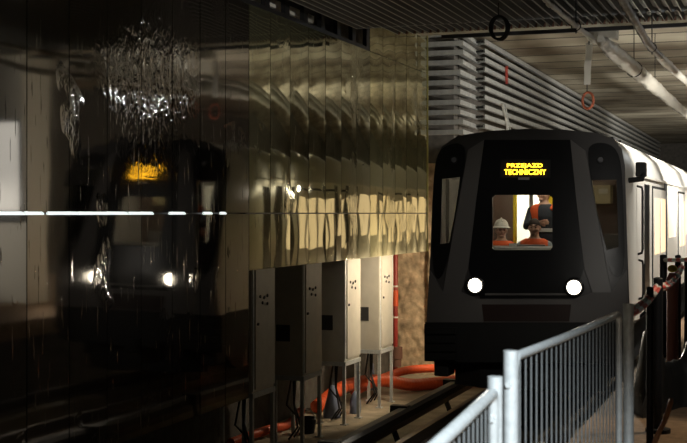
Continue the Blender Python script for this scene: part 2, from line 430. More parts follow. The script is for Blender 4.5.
# ================================================================= ELECTRICAL CABINETS
def make_cabinet(v0):
    uf, wd, dp = -6.0, .68, .40
    t = thing('electrical_cabinet', (uf - dp / 2, v0 + wd / 2, FLOOR), '', 'cabinet', 'grey cabinets on legs under the wall')
    hb, ht = -2.24, -.60
    make('body', MB().bbox(uf - dp, uf, v0, v0 + wd, hb + .06, ht, .008), M['cab_panel'], t)
    d = make('door', MB().bbox(uf - .004, uf + .022, v0 + .075, v0 + wd - .012, hb + .10, ht - .03, .006), M['cab_panel'], t)
    make('lock', MB().disc((uf + .022, v0 + .13, -1.35), (1, 0, 0), .018, .015), M['vent'], d)
    for j, (a, h) in enumerate(((.20, -1.02), (.32, -1.04), (.42, -1.02), (.27, -1.10), (.42, -1.12))):
        make('indicator', MB().disc((uf + .02, v0 + a, h), (1, 0, 0), .02, .012, 12), M['vent'], d)
    make('corner_strip', MB().box(uf - .002, uf + .012, v0 + .01, v0 + .05, hb + .08, ht), M['galv'], t)
    make('vent', MB().box(uf - dp + .02, uf - .18, v0 - .008, v0 + .002, -1.72, -1.50), M['vent'], t)
    f = MB().box(uf - dp - .02, uf + .02, v0 - .01, v0 + .035, hb, hb + .06).box(uf - dp - .02, uf + .02, v0 + wd - .035, v0 + wd + .01, hb, hb + .06)
    f.box(uf - .03, uf + .02, v0, v0 + wd, hb, hb + .06).box(uf - dp - .02, uf - dp + .03, v0, v0 + wd, hb, hb + .06)
    make('base_frame', f, M['galv'], t)
    for x in (uf - dp, uf - .01):
        for y in (v0 + .02, v0 + wd - .02):
            lg = make('leg', MB().box(x - .022, x + .022, y - .022, y + .022, FLOOR + .012, hb), M['galv'], t)
            make('foot_plate', MB().box(x - .05, x + .05, y - .05, y + .05, FLOOR, FLOOR + .015), M['galv'], lg)
    return t
cv = [on_u(x, 300, -6.0).y for x in (379.5, 343.5, 302.5)]
stp = (cv[0] - cv[2]) / 2
c0 = make_cabinet(cv[0])
c0['label'] = 'grey electrical cabinet on legs standing nearest to the rough brown wall'
for i, lab in ((1, 'grey electrical cabinet on legs, second from the rough brown wall'), (2, 'grey electrical cabinet on legs in half shade, third from the brown wall'), (3, 'darkest grey electrical cabinet on legs, beside the low end of the mirror wall')):
    lift(c0, (c0.location.x, c0.location.y - stp * i, c0.location.z), lab)

# things on the trackbed by the cabinets
def corr(pts, r, n=150, amp=.09, sides=12):      # corrugated tube through points (smooth interpolation)
    P = [Vector(p) for p in pts]; out = []; rs = []
    for i in range(n):
        t = i / (n - 1) * (len(P) - 1); k = min(int(t), len(P) - 2); f = t - k
        p0, p1, p2, p3 = P[max(k - 1, 0)], P[k], P[k + 1], P[min(k + 2, len(P) - 1)]
        out.append(.5 * ((2 * p1) + (-p0 + p2) * f + (2 * p0 - 5 * p1 + 4 * p2 - p3) * f * f + (-p0 + 3 * p1 - 3 * p2 + p3) * f ** 3))
        rs.append(r * (1 + amp * math.sin(i * 1.9)))
    return MB().tube(out, rs, sides)
r = .105
tag(make('orange_duct', corr([(-6.75, 17.6, FLOOR + r), (-6.62, 18.6, FLOOR + .30), (-6.35, 19.6, FLOOR + .27), (-6.0, 20.3, FLOOR + r + .02), (-5.5, 20.9, FLOOR + r + .02), (-4.9, 21.5, FLOOR + .16), (-4.6, 23.5, FLOOR + r)], r, 220, .03), M['orange'], smooth=True), 'thick orange corrugated duct lying on the floor under the farthest cabinet', 'duct')
tag(make('orange_duct', corr([(-6.7, 19.2, FLOOR + .12), (-6.3, 20.6, FLOOR + .30), (-5.7, 21.3, FLOOR + .31), (-5.1, 21.8, FLOOR + .30), (-4.8, 23.5, FLOOR + .25)], .075, 160, .03), M['orange'], smooth=True), 'thinner orange duct lying behind the thick one at the brown wall', 'duct')
tag(make('orange_hose', corr([(-6.85, 14.7, FLOOR + .06), (-6.68, 15.6, FLOOR + .10), (-6.66, 16.2, FLOOR + .06), (-6.70, 16.8, FLOOR + .16), (-6.85, 17.2, FLOOR + .08)], .06, 160, .03), M['orange'], smooth=True), 'orange hose trailing behind the cabinet legs toward the dark', 'hose')
bk = thing('bucket', (-6.28, 16.02, FLOOR), 'small black bucket on the floor between the cabinet legs', 'bucket')
b = MB().loft([[(-6.28 + rr * math.cos(a * math.pi / 10), 16.02 + rr * math.sin(a * math.pi / 10), FLOOR + h) for a in range(20)] for rr, h in ((.10, 0), (.13, .22), (.118, .22), (.09, .02))])
make('body', b, M['rubber'], bk, smooth=True); make('handle', MB().tube([(-6.28 + .13 * math.cos(a), 16.02 - .03, FLOOR + .2 + .13 * math.sin(a)) for a in [math.pi * q / 12 for q in range(13)]], .006, 6), M['galv'], bk)
def sack(cu, cv_, w, d, h, m, lab, seed):
    b = MB(); rings = []
    for j in range(9):
        t = j / 8; s = (1 - .55 * t ** 1.5) * (.92 + .12 * math.sin(t * 5 + seed))
        if j == 8: s *= .5
        rings.append([(cu + w * s * math.cos(a) * (1 + .22 * noise.noise(Vector((math.cos(a) * 2, math.sin(a) * 2, t * 3 + seed)))), cv_ + d * s * math.sin(a) * (1 + .22 * noise.noise(Vector((math.cos(a) * 2, math.sin(a) * 2, t * 3 + seed + 9)))), FLOOR + h * t) for a in [2 * math.pi * q / 20 for q in range(20)]])
    b.loft(rings)
    return tag(make('plastic_sack', b, m, smooth=True), lab, 'sack')
sack(-6.42, 17.42, .13, .16, .48, M['blue'], 'blue-grey plastic sack standing behind the second cabinet from the brown wall', 1)
sack(-6.20, 17.85, .10, .12, .34, M['blue'], 'small blue-grey plastic sack beside the orange duct end', 5)
sack(-6.78, 20.35, .10, .12, .50, M['blue'], 'crumpled blue-grey sack standing on the far side of the last cabinet', 8)
# black cables hanging below the cabinets
for i in range(4):
    vv = cv[0] - stp * i + .25
    b = MB()
    for s in range(3):
        b.tube([(-6.2 - .05 * s, vv + .05 * s, -2.24), (-6.22 - .04 * s, vv + .10 * math.sin(s * 2), -2.6), (-6.15, vv + .12 * s - .05, -2.9), (-6.3, vv + .2 * s, FLOOR + .02)], .014, 6)
    tag(make('cable_drop', b, M['cable']), ['black cables dropping from under the cabinet nearest the brown wall', 'black cables dropping from under the second cabinet', 'black cables dropping from under the half-shaded third cabinet', 'black cables dropping from under the darkest cabinet'][i], 'cables', 'cables under the cabinets')
# red riser beside the rough wall
t = thing('riser_pipe', (-6.88, 22.1, FLOOR), 'upright dark red pipe with pale clamps beside the rough brown wall', 'pipe')
pp = on_v(395.5, 300, 22.1)
make('pipe', MB().tube([(pp.x, 22.1, FLOOR), (pp.x, 22.1, .4)], .045, 12), M['red'], t, smooth=True)
for y in (287, 318): make('clamp', MB().disc((pp.x, 22.1, on_v(395, y, 22.1).z), (0, 0, 1), .055, .03), M['silver'], t)
make('orange_sleeve', MB().disc((pp.x, 22.1, on_v(395, 306, 22.1).z), (0, 0, 1), .052, .30), M['orange'], t)
make('coupling', MB().disc((pp.x + .05, 22.05, on_v(395, 358, 22.1).z), (0, 0, 1), .10, .22).disc((pp.x + .05, 22.05, on_v(395, 366, 22.1).z), (0, 0, 1), .08, .14), M['rust'], t)
# grey conduit loop on the rough wall
tag(make('conduit', MB().tube([on_v(433, y, 22.2) if True else 0 for y in (330, 300, 255)] + [on_v(434.5, 250, 22.2), on_v(440, 248, 22.2)], .03, 8), M['dark_steel']), 'thin dark conduit bending on the rough wall beside the train', 'conduit')

# ================================================================= TRACK
UC, HW = -3.12, 1.34
for s, lab in ((-1, 'steel running rail on the side of the cabinets'), (1, 'steel running rail on the platform side')):
    x = UC + s * .72
    prof = [(-.07, -.17), (.07, -.17), (.07, -.155), (.012, -.13), (.012, -.045), (.036, -.035), (.036, 0), (-.036, 0), (-.036, -.035), (-.012, -.045), (-.012, -.13), (-.07, -.155)]
    tag(make('running_rail', MB().loft([[(x + a, v, -2.45 + h) for a, h in prof] for v in (2, 61)]), M['rail']), lab, 'rail')
    struct('trackbed_plinth', MB().box(x - .28, x + .28, 2, 61, FLOOR, -2.62), M['concrete'])
t3 = thing('third_rail', (-4.45, 20, FLOOR), 'dark covered power rail on curved brackets beside the track', 'rail')
make('cover', MB().loft([[(-4.53, v, -2.56), (-4.53, v, -2.48), (-4.50, v, -2.44), (-4.40, v, -2.44), (-4.37, v, -2.48), (-4.37, v, -2.56)] for v in (3, 61)]), M['ledge'], t3)
make('conductor', MB().box(-4.48, -4.42, 3, 61, -2.66, -2.565), M['rail'], t3)
for v in (9.6, 12.15, 14.7, 17.25, 19.8):
    make('bracket', MB().tube([(-4.45, v, -2.5), (-4.56, v, -2.56), (-4.60, v, -2.72), (-4.52, v, -2.92), (-4.36, v, -3.06), (-4.2, v, FLOOR + .02)], .04, 8).box(-4.62, -4.40, v - .07, v + .07, -2.56, -2.42), M['ledge'], t3, smooth=True)
    make('base_plate', MB().box(-4.5, -4.1, v - .12, v + .12, FLOOR, FLOOR + .03), M['ledge'], t3)

# ================================================================= METRO TRAIN
V0 = 15.5
def front_v(u, h):
    s = (u - UC) / HW
    lean = max(0, h + .95)
    return V0 + .16 * s * s + .05 * s ** 6 + lean * .21 + .03 * max(0, h) ** 2
def front(px, py):
    v = 15.7
    for _ in range(12):
        p = on_v(px, py, v); v = front_v(p.x, p.z)
    return on_v(px, py, v)
tr = thing('metro_train', (UC, 20, -2.45), 'dark-fronted metro train with lit headlights and bright silver side', 'train')

def arc_smooth(pts, it=2):
    P = [Vector((x, y)) for x, y in pts]
    for _ in range(it):
        Q = []
        for i in range(len(P)):
            a, b = P[i], P[(i + 1) % len(P)]
            Q += [a * .75 + b * .25, a * .25 + b * .75]
        P = Q
    return [(p.x, p.y) for p in P]
def front_panel(name, poly, material, off=0., thick=.02, holes=(), parent=None, step=14, smooth=True):
    """a sheet bent onto the cab front; outline and holes measured on the photo"""
    bm = bmesh.new()
    for lp in [poly] + list(holes):
        vs = [bm.verts.new((x, 0, y)) for x, y in lp]
        for i in range(len(vs)): bm.edges.new((vs[i], vs[(i + 1) % len(vs)]))
    bmesh.ops.triangle_fill(bm, use_beauty=True, use_dissolve=False, edges=bm.edges[:])
    xs = [p[0] for p in poly]; ys = [p[1] for p in poly]
    x = min(xs) + step
    while x < max(xs):
        bmesh.ops.bisect_plane(bm, geom=bm.verts[:] + bm.edges[:] + bm.faces[:], plane_co=(x, 0, 0), plane_no=(1, 0, 0)); x += step
    y = min(ys) + step
    while y < max(ys):
        bmesh.ops.bisect_plane(bm, geom=bm.verts[:] + bm.edges[:] + bm.faces[:], plane_co=(0, 0, y), plane_no=(0, 0, 1)); y += step
    bmesh.ops.recalc_face_normals(bm, faces=bm.faces)
    bm.verts.index_update()
    base = [front(v.co.x, v.co.z) for v in bm.verts]
    faces = [[v.index for v in f.verts] for f in bm.faces]
    bnd = [(e.verts[0].index, e.verts[1].index) for e in bm.edges if len(e.link_faces) == 1]
    n = len(base); b = MB()
    b.add([(p.x, p.y - off - thick, p.z) for p in base] + [(p.x, p.y - off, p.z) for p in base],
          faces + [[i + n for i in f[::-1]] for f in faces] + [(a, c, c + n, a + n) for a, c in bnd])
    bm.free()
    return make(name, b, material, parent or tr, smooth=smooth)

OUT = [(427, 322), (429, 290), (431, 250), (433, 200), (436, 163), (442, 147), (458, 136), (490, 131), (527, 129), (566, 130), (598, 133), (614, 139), (622, 149), (625, 165), (626, 200), (627.5, 250), (629, 290), (630, 322)]
WIN = [(493, 198), (496, 195), (550, 195), (553, 198), (553, 247), (551, 250), (495, 250), (493, 248)]
QL = [(443, 179), (461, 177), (456, 212), (450, 243), (441, 244)]
QR = [(592, 180), (617, 180), (619, 247), (607, 250), (598, 215)]
front_panel('front_shell', OUT, M['tgrey'], 0, .03, (WIN, QL, QR))
MASK = [(485, 140), (571, 140), (577, 200), (585, 268), (574, 298), (481, 298), (469, 268), (477, 200)]
front_panel('windscreen_surround', MASK, M['black'], .031, .012, (WIN,))
wg = front_panel('windscreen', WIN, M['glass'], .012, .006)
front_panel('pillar', [(469, 150), (485, 140), (477, 200), (469, 268), (462, 292), (444, 292), (449, 262), (460, 200)], M['tpillar'], .031, .025)
front_panel('pillar', [(571, 140), (586, 151), (597, 210), (606, 262), (612, 292), (593, 292), (585, 268), (577, 200)], M['tpillar'], .031, .025)
PL = arc_smooth([(436, 160), (443, 147), (461, 142), (468, 152), (459, 202), (448, 264), (440, 282), (433, 270), (433, 200)], 2)
PR = arc_smooth([(587, 152), (593, 143), (609, 143), (621, 154), (624, 200), (626, 270), (617, 280), (607, 264), (597, 210)], 2)
front_panel('side_surround', PL, M['black'], .031, .012, (QL,)); front_panel('side_surround', PR, M['black'], .031, .012, (QR,))
front_panel('side_window', QL, M['dglass'], .012, .006); front_panel('side_window', QR, M['dglass'], .012, .006)
for px in (455, 601):
    p = front(px, 160)
    q = make('marker_lamp', MB().disc((p.x, p.y - .044, p.z), (0, -1, .2), .055, .02), M['rubber'], tr, smooth=True)
    make('lens', MB().disc((p.x, p.y - .060, p.z), (0, -1, .2), .040, .02, r2=.03), M['lens'], q, smooth=True)
# lower front
front_panel('nose_panel', [(431, 270), (444, 292), (462, 292), (481, 299), (574, 299), (593, 292), (612, 292), (627, 270), (629, 322), (428, 322)], M['tpillar'], .031, .03)
front_panel('recess_panel', [(483, 304), (572, 304), (570, 321), (485, 321)], mat('dull_red_brown_panel', (.035, .02, .018), .4), .062, .006)
front_panel('seam_strip', [(486, 293), (568, 293), (568, 295), (486, 295)], M['tpillar'], .044, .01)
for px, py in ((476.5, 285), (575, 287)):
    p = front(px, py)
    hl = make('headlight', MB().torus((p.x, p.y - .07, p.z), (0, 1, 0), .105, .022), M['black'], tr, smooth=True)
    make('reflector', MB().disc((p.x, p.y - .055, p.z), (0, -1, 0), .075, .03, r2=.105), M['chrome'], hl, smooth=True)
    make('bulb_lens', MB().disc((p.x, p.y - .087, p.z), (0, -1, 0), .088, .025, r2=.055), M['lamp'], hl, smooth=True)
# destination display: two lines of amber dots
d = front_panel('destination_display', [(501, 160), (551, 160), (551, 178), (501, 178)], M['blackmat'], .043, .004)
def text_part(s, x0, x1, yb, yt, parent):
    cu = bpy.data.curves.new('t', 'FONT'); cu.body = s; cu.size = 1; cu.extrude = .01; cu.offset = .022; cu.space_character = 1.08
    to = bpy.data.objects.new('t', cu); COL.objects.link(to); bpy.context.view_layer.update()
    me = bpy.data.meshes.new_from_object(to.evaluated_get(bpy.context.evaluated_depsgraph_get()))
    xs = [v.co.x for v in me.vertices]; ys = [v.co.y for v in me.vertices]
    ax, bx, ay, by = min(xs), max(xs), min(ys), max(ys)
    b = MB(); vs = []
    for v in me.vertices:
        p = front(x0 + (x1 - x0) * (v.co.x - ax) / (bx - ax), yb + (yt - yb) * (v.co.y - ay) / (by - ay))
        vs.append((p.x, p.y - .052 - v.co.z * .3, p.z))
    b.add(vs, [list(f.vertices) for f in me.polygons])
    bpy.data.objects.remove(to); bpy.data.meshes.remove(me)
    return make('text_line', b, M['amber'], parent)
text_part('PRZEJAZD', 507.8, 543.3, 168.6, 163.6, d); text_part('TECHNICZNY', 505.2, 546.8, 174.8, 169.4, d)
front_panel('small_plate', [(519, 177.5), (530, 177.5), (530, 180), (519, 180)], M['grey'], .043, .006)

# body shell behind the front
n_ = len(OUT)
ring0 = [front(x, y) for x, y in OUT]
sect = [(-1, -1.42), (-1, -1.0), (-1, -.5), (-1, .10), (-1, .48), (-.96, .72), (-.82, .94), (-.42, 1.06), (0, 1.09), (.42, 1.06), (.78, .97), (.92, .80), (.98, .60), (1, .48), (1, .10), (1, -.5), (1, -1.0), (1, -1.42)]
ringv = lambda v: [(UC + a * HW, v, h) for a, h in sect]
cabsh = MB().loft([ring0, [((p[0] + q[0]) / 2 + (.015 if q[0] > UC else -.015), 16.05 + (p[1] - 15.5) * .3, (p[2] + q[2]) / 2 + .01) for p, q in zip(ring0, ringv(16.6))], ringv(16.75)], False, False, closed=False)
make('cab_shell', cabsh, M['silver'], tr, smooth=True)
sides = MB()
def side_strip(i0, i1, v0, v1):
    r0, r1 = ringv(v0)[i0:i1 + 1], ringv(v1)[i0:i1 + 1]
    return MB().loft([r0, r1], False, False, closed=False)
VE = 60
make('roof', side_strip(4, 13, 16.75, VE), M['roof'], tr, smooth=True)
make('floor_pan', MB().box(UC - HW, UC + HW, 16.0, VE, -1.43, -1.36), M['dark_steel'], tr)
# side walls: solid lower and upper bands, pillars between doors and windows
for s in (-1, 1):
    x = UC + s * HW
    xi, xo = (x - .05, x) if s > 0 else (x, x + .05)
    make('side_wall', MB().box(xi, xo, 16.75, VE, -1.42, -.42).box(xi, xo, 16.75, VE, .33, .48), M['silver'], tr)
    v = 16.75; seq = []
    pat = [('p', .60), ('cabdoor', .62), ('p', .45), ('door', 1.95), ('gap', .55)] + [('p', .35), ('win', 1.6), ('p', .35), ('door', 1.5)] * 9
    for kind, ln in pat:
        a, c = v, min(v + ln, VE); v += ln
        if a >= VE: break
        if kind == 'p':
            make('wall_pillar', MB().box(xi, xo, a, c, -.42, .33), M['silver'], tr)
        elif kind == 'gap':
            make('dark_gap', MB().box(xi + .0, xo + (.006 if s > 0 else 0), a, c, -1.36, .48), M['rubber'], tr)
        elif kind == 'cabdoor':
            dd = make('cab_door', MB().box(x - s * .0 - (.0), x + s * .012, a, c, -1.36, .40), M['black'], tr)
            make('wall_pillar', MB().box(xi, xo, a, c, -.42, .33), M['silver'], tr)
        elif kind == 'win':
            w = make('side_window', MB().box(x - s * .03, x - s * .015, a, c, -.42, .33), M['litwin'], tr)
        elif kind == 'door':
            m_ = (a + c) / 2
            for p0, p1 in ((a, m_ - .012), (m_ + .012, c)):
                dd = make('door_leaf', MB().bbox(min(x + s * .004, x + s * .03), max(x + s * .004, x + s * .03), p0 + .02, p1 - .01, -1.34, .36, .008), M['silver'], tr)
                make('door_window', MB().bbox(min(x + s * .028, x + s * .036), max(x + s * .028, x + s * .036), p0 + .12, p1 - .12, -.62, .22, .003), M['litwin'], dd)
            make('wall_pillar', MB().box(xi, xo, a, c, -.42, .33), M['silver'], tr)
            make('door_seal', MB().box(min(x + s * .002, x + s * .014), max(x + s * .002, x + s * .014), a - .02, c + .02, -1.36, .40), M['rubber'], tr)
make('gutter', MB().box(UC + HW, UC + HW + .03, 16.75, VE, .48, .515), M['silver'], tr)
make('gutter', MB().box(UC - HW - .03, UC - HW, 16.75, VE, .48, .515), M['silver'], tr)
# roof strips
for a, c in ((16.8, 17.3), (17.6, 18.8)):
    make('roof_strip', MB().box(UC + .66 * HW, UC + .74 * HW, a, c, .99, 1.035), M['blackmat'], tr)
# camera arm and handrails on the cab side
xr = UC + HW
q = make('side_camera', MB().bbox(xr + .01, xr + .14, 16.15, 16.32, .47, .66, .02).tube([(xr - .06, 16.05, .42), (xr + .10, 16.12, .44), (xr + .11, 16.2, .52)], .035, 8), M['blackmat'], tr)
for h0, h1, v in ((-.55, .36, 16.55), (-1.15, -.62, 16.62)):
    make('handrail', MB().tube([(xr - .02, v, h1), (xr + .05, v, h1 - .02), (xr + .06, v, h1 - .07), (xr + .06, v, h0 + .07), (xr + .05, v, h0 + .02), (xr - .02, v, h0)], .016, 8), M['blackmat'], tr, smooth=True)
# skirt, wings, coupler, underframe, wheels
front_panel('lower_skirt', [(426, 322), (630, 322), (630, 345), (612, 362), (458, 362), (457, 345), (426, 345)], M['blackmat'], -.02, .06)
for j in range(4):
    h0, h1 = 327 + j * 8.6, 333.5 + j * 8.6
    front_panel('skirt_slat', [(427, h0), (457, h0), (457, h1), (427, h1)], M['blackmat'], .045, .03)
front_panel('side_wing', [(425, 324), (459, 324), (459, 361), (425, 361)], M['blackmat'], .0, .03)
make('step_block', MB().bbox(-4.36, -4.16, 15.75, 16.1, -2.18, -1.92, .02), M['blackmat'], tr)
cp = make('coupler', MB().bbox(UC - .13, UC + .13, 15.38, 15.6, -2.0, -1.78, .03).tube([(UC, 15.6, -1.89), (UC, 16.6, -1.89)], .09, 10), M['rubber'], tr)
make('coupler_face', MB().disc((UC, 15.385, -1.89), (0, -1, 0), .09, .03), M['dark_steel'], cp)
make('obstacle_deflector', MB().loft([[(UC - 1.0, 15.95, h), (UC - .6, 15.72, h), (UC + .6, 15.72, h), (UC + 1.0, 15.95, h), (UC + 1.0, 16.02, h), (UC - 1.0, 16.02, h)] for h in (-2.3, -1.95)]), M['blackmat'], tr)
make('underframe', MB().box(UC - 1.12, UC + 1.12, 16.05, VE, -2.12, -1.43), M['blackmat'], tr)
for v in (17.6, 19.8, 30, 32.2):
    for s in (-1, 1):
        make('wheel', MB().disc((UC + s * .72 - .06, v, -2.45 + .42), (1, 0, 0), .42, .12, 28), M['dark_steel'], tr, smooth=True)
# cab interior
FL = -1.36
make('cab_bulkhead', MB().box(UC - HW + .05, on_v(513.5, 220, 17.9).x, 17.9, 17.96, FL, .50).box(on_v(556, 220, 17.9).x, UC + HW - .06, 17.9, 17.96, FL, .50).box(UC - 1.0, UC + 1.0, 17.9, 17.96, .50, .94), M['brownwall'], tr)
make('saloon_panel', MB().box(UC - HW + .06, UC + HW - .06, 20.6, 20.66, FL, .50).box(UC - 1.0, UC + 1.0, 20.6, 20.66, .50, .94), M['white_panel'], tr)
pa = on_v(515, 220, 17.6)
make('grab_pole', MB().tube([(pa.x, 17.6, FL), (pa.x, 17.6, .85)], .030, 10), M['yellow'], tr, smooth=True)
pa = on_v(551.5, 205, 17.5)
make('yellow_panel', MB().box(pa.x - .05, pa.x + .12, 17.5, 17.53, pa.z - .09, pa.z + .5), M['yellow'], tr)
pa = on_v(531, 207, 18.6)
make('hanging_handle', MB().box(pa.x - .03, pa.x + .03, 18.6, 18.63, pa.z - .07, .9), M['grey'], tr)
dl, dr = on_v(490, 249, 16.1), on_v(556, 249, 16.1)
ds = MB().loft([[(x, 15.95, -.62), (x, 16.40, -.62), (x, 16.40, dl.z - .02), (x, 16.22, dl.z + .045), (x, 16.05, dl.z + .02), (x, 15.97, dl.z - .05)] for x in (UC - 1.15, UC + 1.15)])
dsh = make('driver_desk', ds, M['grey'], tr)
a, c = on_v(513, 247, 16.2), on_v(545, 247, 16.2)
make('desk_screen', MB().bbox(a.x, c.x, 16.2, 16.24, dl.z - .02, on_v(530, 244.5, 16.2).z, .006), M['grey'], dsh)
a, c = on_v(509.5, 247, 16.2), on_v(517, 247, 16.2)
make('paper_sheet', MB().box(a.x, c.x, 16.17, 16.18, dl.z, on_v(512, 243.5, 16.17).z), M['white_panel'], dsh)
pb = on_v(601, 195, 17.7)
cbx = make('control_box', MB().bbox(pb.x - .12, pb.x + .14, 17.68, 17.9, pb.z - .13, pb.z + .14, .01), mat('cream_box', (.55, .46, .26), .5), tr)
make('label_plate', MB().box(pb.x - .03, pb.x + .10, 17.67, 17.68, pb.z + .02, pb.z + .09), M['white_panel'], cbx)
for j, h in enumerate((-.30, -.55)):
    make('cab_locker', MB().bbox(pb.x - .10, pb.x + .26, 17.6, 17.9, h - .2, h, .01), M['grey'], tr)

# ================================================================= PEOPLE
def remeshed(name, mb, voxel, smooth_it=3):
    me = bpy.data.meshes.new(name); me.from_pydata(mb.v, [], mb.f)
    o = bpy.data.objects.new(name, me); COL.objects.link(o)
    bm = bmesh.new(); bm.from_mesh(me); bmesh.ops.recalc_face_normals(bm, faces=bm.faces); bm.to_mesh(me); bm.free()
    md = o.modifiers.new('r', 'REMESH'); md.mode = 'VOXEL'; md.voxel_size = voxel
    sm = o.modifiers.new('s', 'SMOOTH'); sm.factor = .5; sm.iterations = smooth_it
    bpy.context.view_layer.update()
    m2 = bpy.data.meshes.new_from_object(o.evaluated_get(bpy.context.evaluated_depsgraph_get()))
    b = MB(); b.add([v.co[:] for v in m2.vertices], [list(f.vertices) for f in m2.polygons])
    bpy.data.objects.remove(o); bpy.data.meshes.remove(me); bpy.data.meshes.remove(m2)
    return b
def limb(b, pts, rs, n=12):
    P = []; R = []
    for i in range(len(pts) - 1):
        for q in range(4):
            t = q / 4; P.append(Vector(pts[i]).lerp(Vector(pts[i + 1]), t)); R.append(rs[i] + (rs[i + 1] - rs[i]) * t)
    P.append(Vector(pts[-1])); R.append(rs[-1]); b.tube(P, R, n)
    for p, r_ in zip(pts, rs): b.ball(p, r_ * .99, nu=12, nv=8)
def torso_rings(base, top, lean, grow=0., z0=0., z1=9.):
    prof = [(.00, .165, .115), (.06, .172, .122), (.16, .150, .108), (.28, .162, .118), (.38, .178, .125), (.47, .180, .112), (.52, .160, .095), (.555, .095, .075), (.58, .064, .062), (.64, .056, .058)]
    rings = []
    for h, w, d in prof:
        if h < z0 or h > z1: continue
        cy = base[1] + lean * (h / .6)
        rings.append([(base[0] + (w + grow) * math.copysign(abs(math.cos(a)) ** .85, math.cos(a)), cy + (d + grow) * math.copysign(abs(math.sin(a)) ** .85, math.sin(a)), base[2] + h) for a in [2 * math.pi * q / 24 for q in range(24)]])
    return rings
def person(loc, label, seated, hair, helmet, turn, arms, lean=-.03, shirt='shirt', vest=True, open_front=False):
    """loc: point on the floor under the hips; the figure faces the windscreen (-y)"""
    x, y, z = loc
    t = thing('person', loc, label, 'person')
    hip = Vector((x, y, z + (.50 if seated else .92)))
    sh = hip.z + .50; sy = y + lean * .83
    J = {}
    skin, cloth, legs = MB(), MB(), MB()
    skin.loft(torso_rings(hip, 0, lean))
    cloth.loft(torso_rings(hip, 0, lean, .016, 0, .56))
    for s in (-1, 1):
        hp = hip + Vector((s * .09, 0, 0))
        if seated: kn, an = hip + Vector((s * .13, -.44, .03)), Vector((x + s * .13, y - .42, z + .09))
        else: kn, an = Vector((x + s * .10, y - .02, z + .50)), Vector((x + s * .11, y + .02, z + .09))
        limb(skin, [hp, kn, an], [.085, .056, .038]); limb(legs, [hp, kn, an + Vector((0, 0, .02))], [.105, .075, .062])
        make('shoe', MB().ball((an.x, an.y - .07, z + .045), .048, .135, .05), M['shoe'], t, smooth=True)
        shd = Vector((x + s * .185, sy, sh - .04))
        el, wr, fd = [Vector(q) for q in arms[s]]
        el, wr = shd + el, shd + wr
        limb(skin, [shd, el, wr], [.052, .042, .029]); limb(cloth, [shd, el, wr - (wr - el) * .08], [.066, .056, .045])
        # hand: palm, four fingers and a thumb
        fd = fd.normalized(); side = fd.cross(Vector((0, 1, 0)));
        if side.length < .2: side = fd.cross(Vector((0, 0, 1)))
        side.normalize(); nrm = side.cross(fd)
        pc = wr + fd * .05
        limb(skin, [wr, pc + fd * .03 - side * .022], [.024, .019]); limb(skin, [wr, pc + fd * .03 + side * .022], [.024, .019])
        for q, ln in enumerate((.062, .072, .067, .05)):
            r0 = pc + fd * .035 + side * (-.032 + q * .0213)
            limb(skin, [r0, r0 + fd * ln * .5 + nrm * .006, r0 + fd * ln * .85 + nrm * .026], [.0095, .0085, .0075], 8)
        tb = wr + fd * .03 - side * .022
        limb(skin, [tb, tb + fd * .03 - side * .028, tb + fd * .058 - side * .034 + nrm * .01], [.013, .0105, .009], 8)
    make('trousers', remeshed('t', legs.loft(torso_rings(hip, 0, lean, .022, 0, .17)), .014), M['trousers'], t, smooth=True)
    # head
    hc = Vector((x, y + lean * 1.15, hip.z + .70)); hd = MB()
    rings = []
    for j in range(13):
        ph = -math.pi / 2 + math.pi * min(max(j, .25), 11.75) / 12; c_, s_ = math.cos(ph), math.sin(ph)
        w = .077 * c_ * (1 - .16 * max(0, -s_)); dd = .098 * c_
        rings.append([Vector((w * math.cos(a), dd * math.sin(a) - (.012 * max(0, -s_)), .122 * s_)) for a in [2 * math.pi * q / 20 for q in range(20)]])
    hd.loft(rings)
    hd.ball((0, -.083, -.082), .030, .024, .024); hd.ball((0, -.094, .032), .055, .014, .011)
    limb(hd, [(0, -.096, .018), (0, -.118, -.022)], [.009, .015], 8)
    for s in (-1, 1): hd.ball((s * .081, .008, -.005), .011, .022, .034); hd.ball((s * .042, -.066, -.025), .028, .028, .022)
    R = Matrix.Rotation(turn, 3, 'Z')
    tf = lambda p: tuple(hc + R @ Vector(p))
    skin.add([tf(p) for p in hd.v], hd.f)
    make('body', remeshed('b', skin, .0075, 2), M['skin'], t, smooth=True)
    for s in (-1, 1):
        make('eye', MB().ball(tf((s * .031, -.089, .008)), .0125, .0125, .008, 10, 8), M['eyew'], t, smooth=True)
        make('eyebrow', MB().tube([tf((s * .016, -.107, .036)), tf((s * .034, -.106, .040)), tf((s * .050, -.094, .034))], .005, 6), hair, t)
    make('mouth', MB().tube([tf((-.025, -.092, -.054)), tf((-.01, -.101, -.052)), tf((.01, -.101, -.052)), tf((.025, -.092, -.054))], .0055, 6), M['lips'], t)
    hr = MB(); rings = []
    for j in range(8):
        ph = math.pi / 2 * (j / 7.3); w_ = math.cos(ph)
        rings.append([tf((.085 * w_ * math.cos(a), .012 + .102 * w_ * math.sin(a), .020 + .115 * math.sin(ph) + (.028 * (1 - j / 7) if math.sin(a) < -.3 else -.055 * (1 - j / 7) * max(0, math.sin(a))))) for a in [2 * math.pi * q / 22 for q in range(22)]])
    make('hair', hr.loft(rings), hair, t, smooth=True)
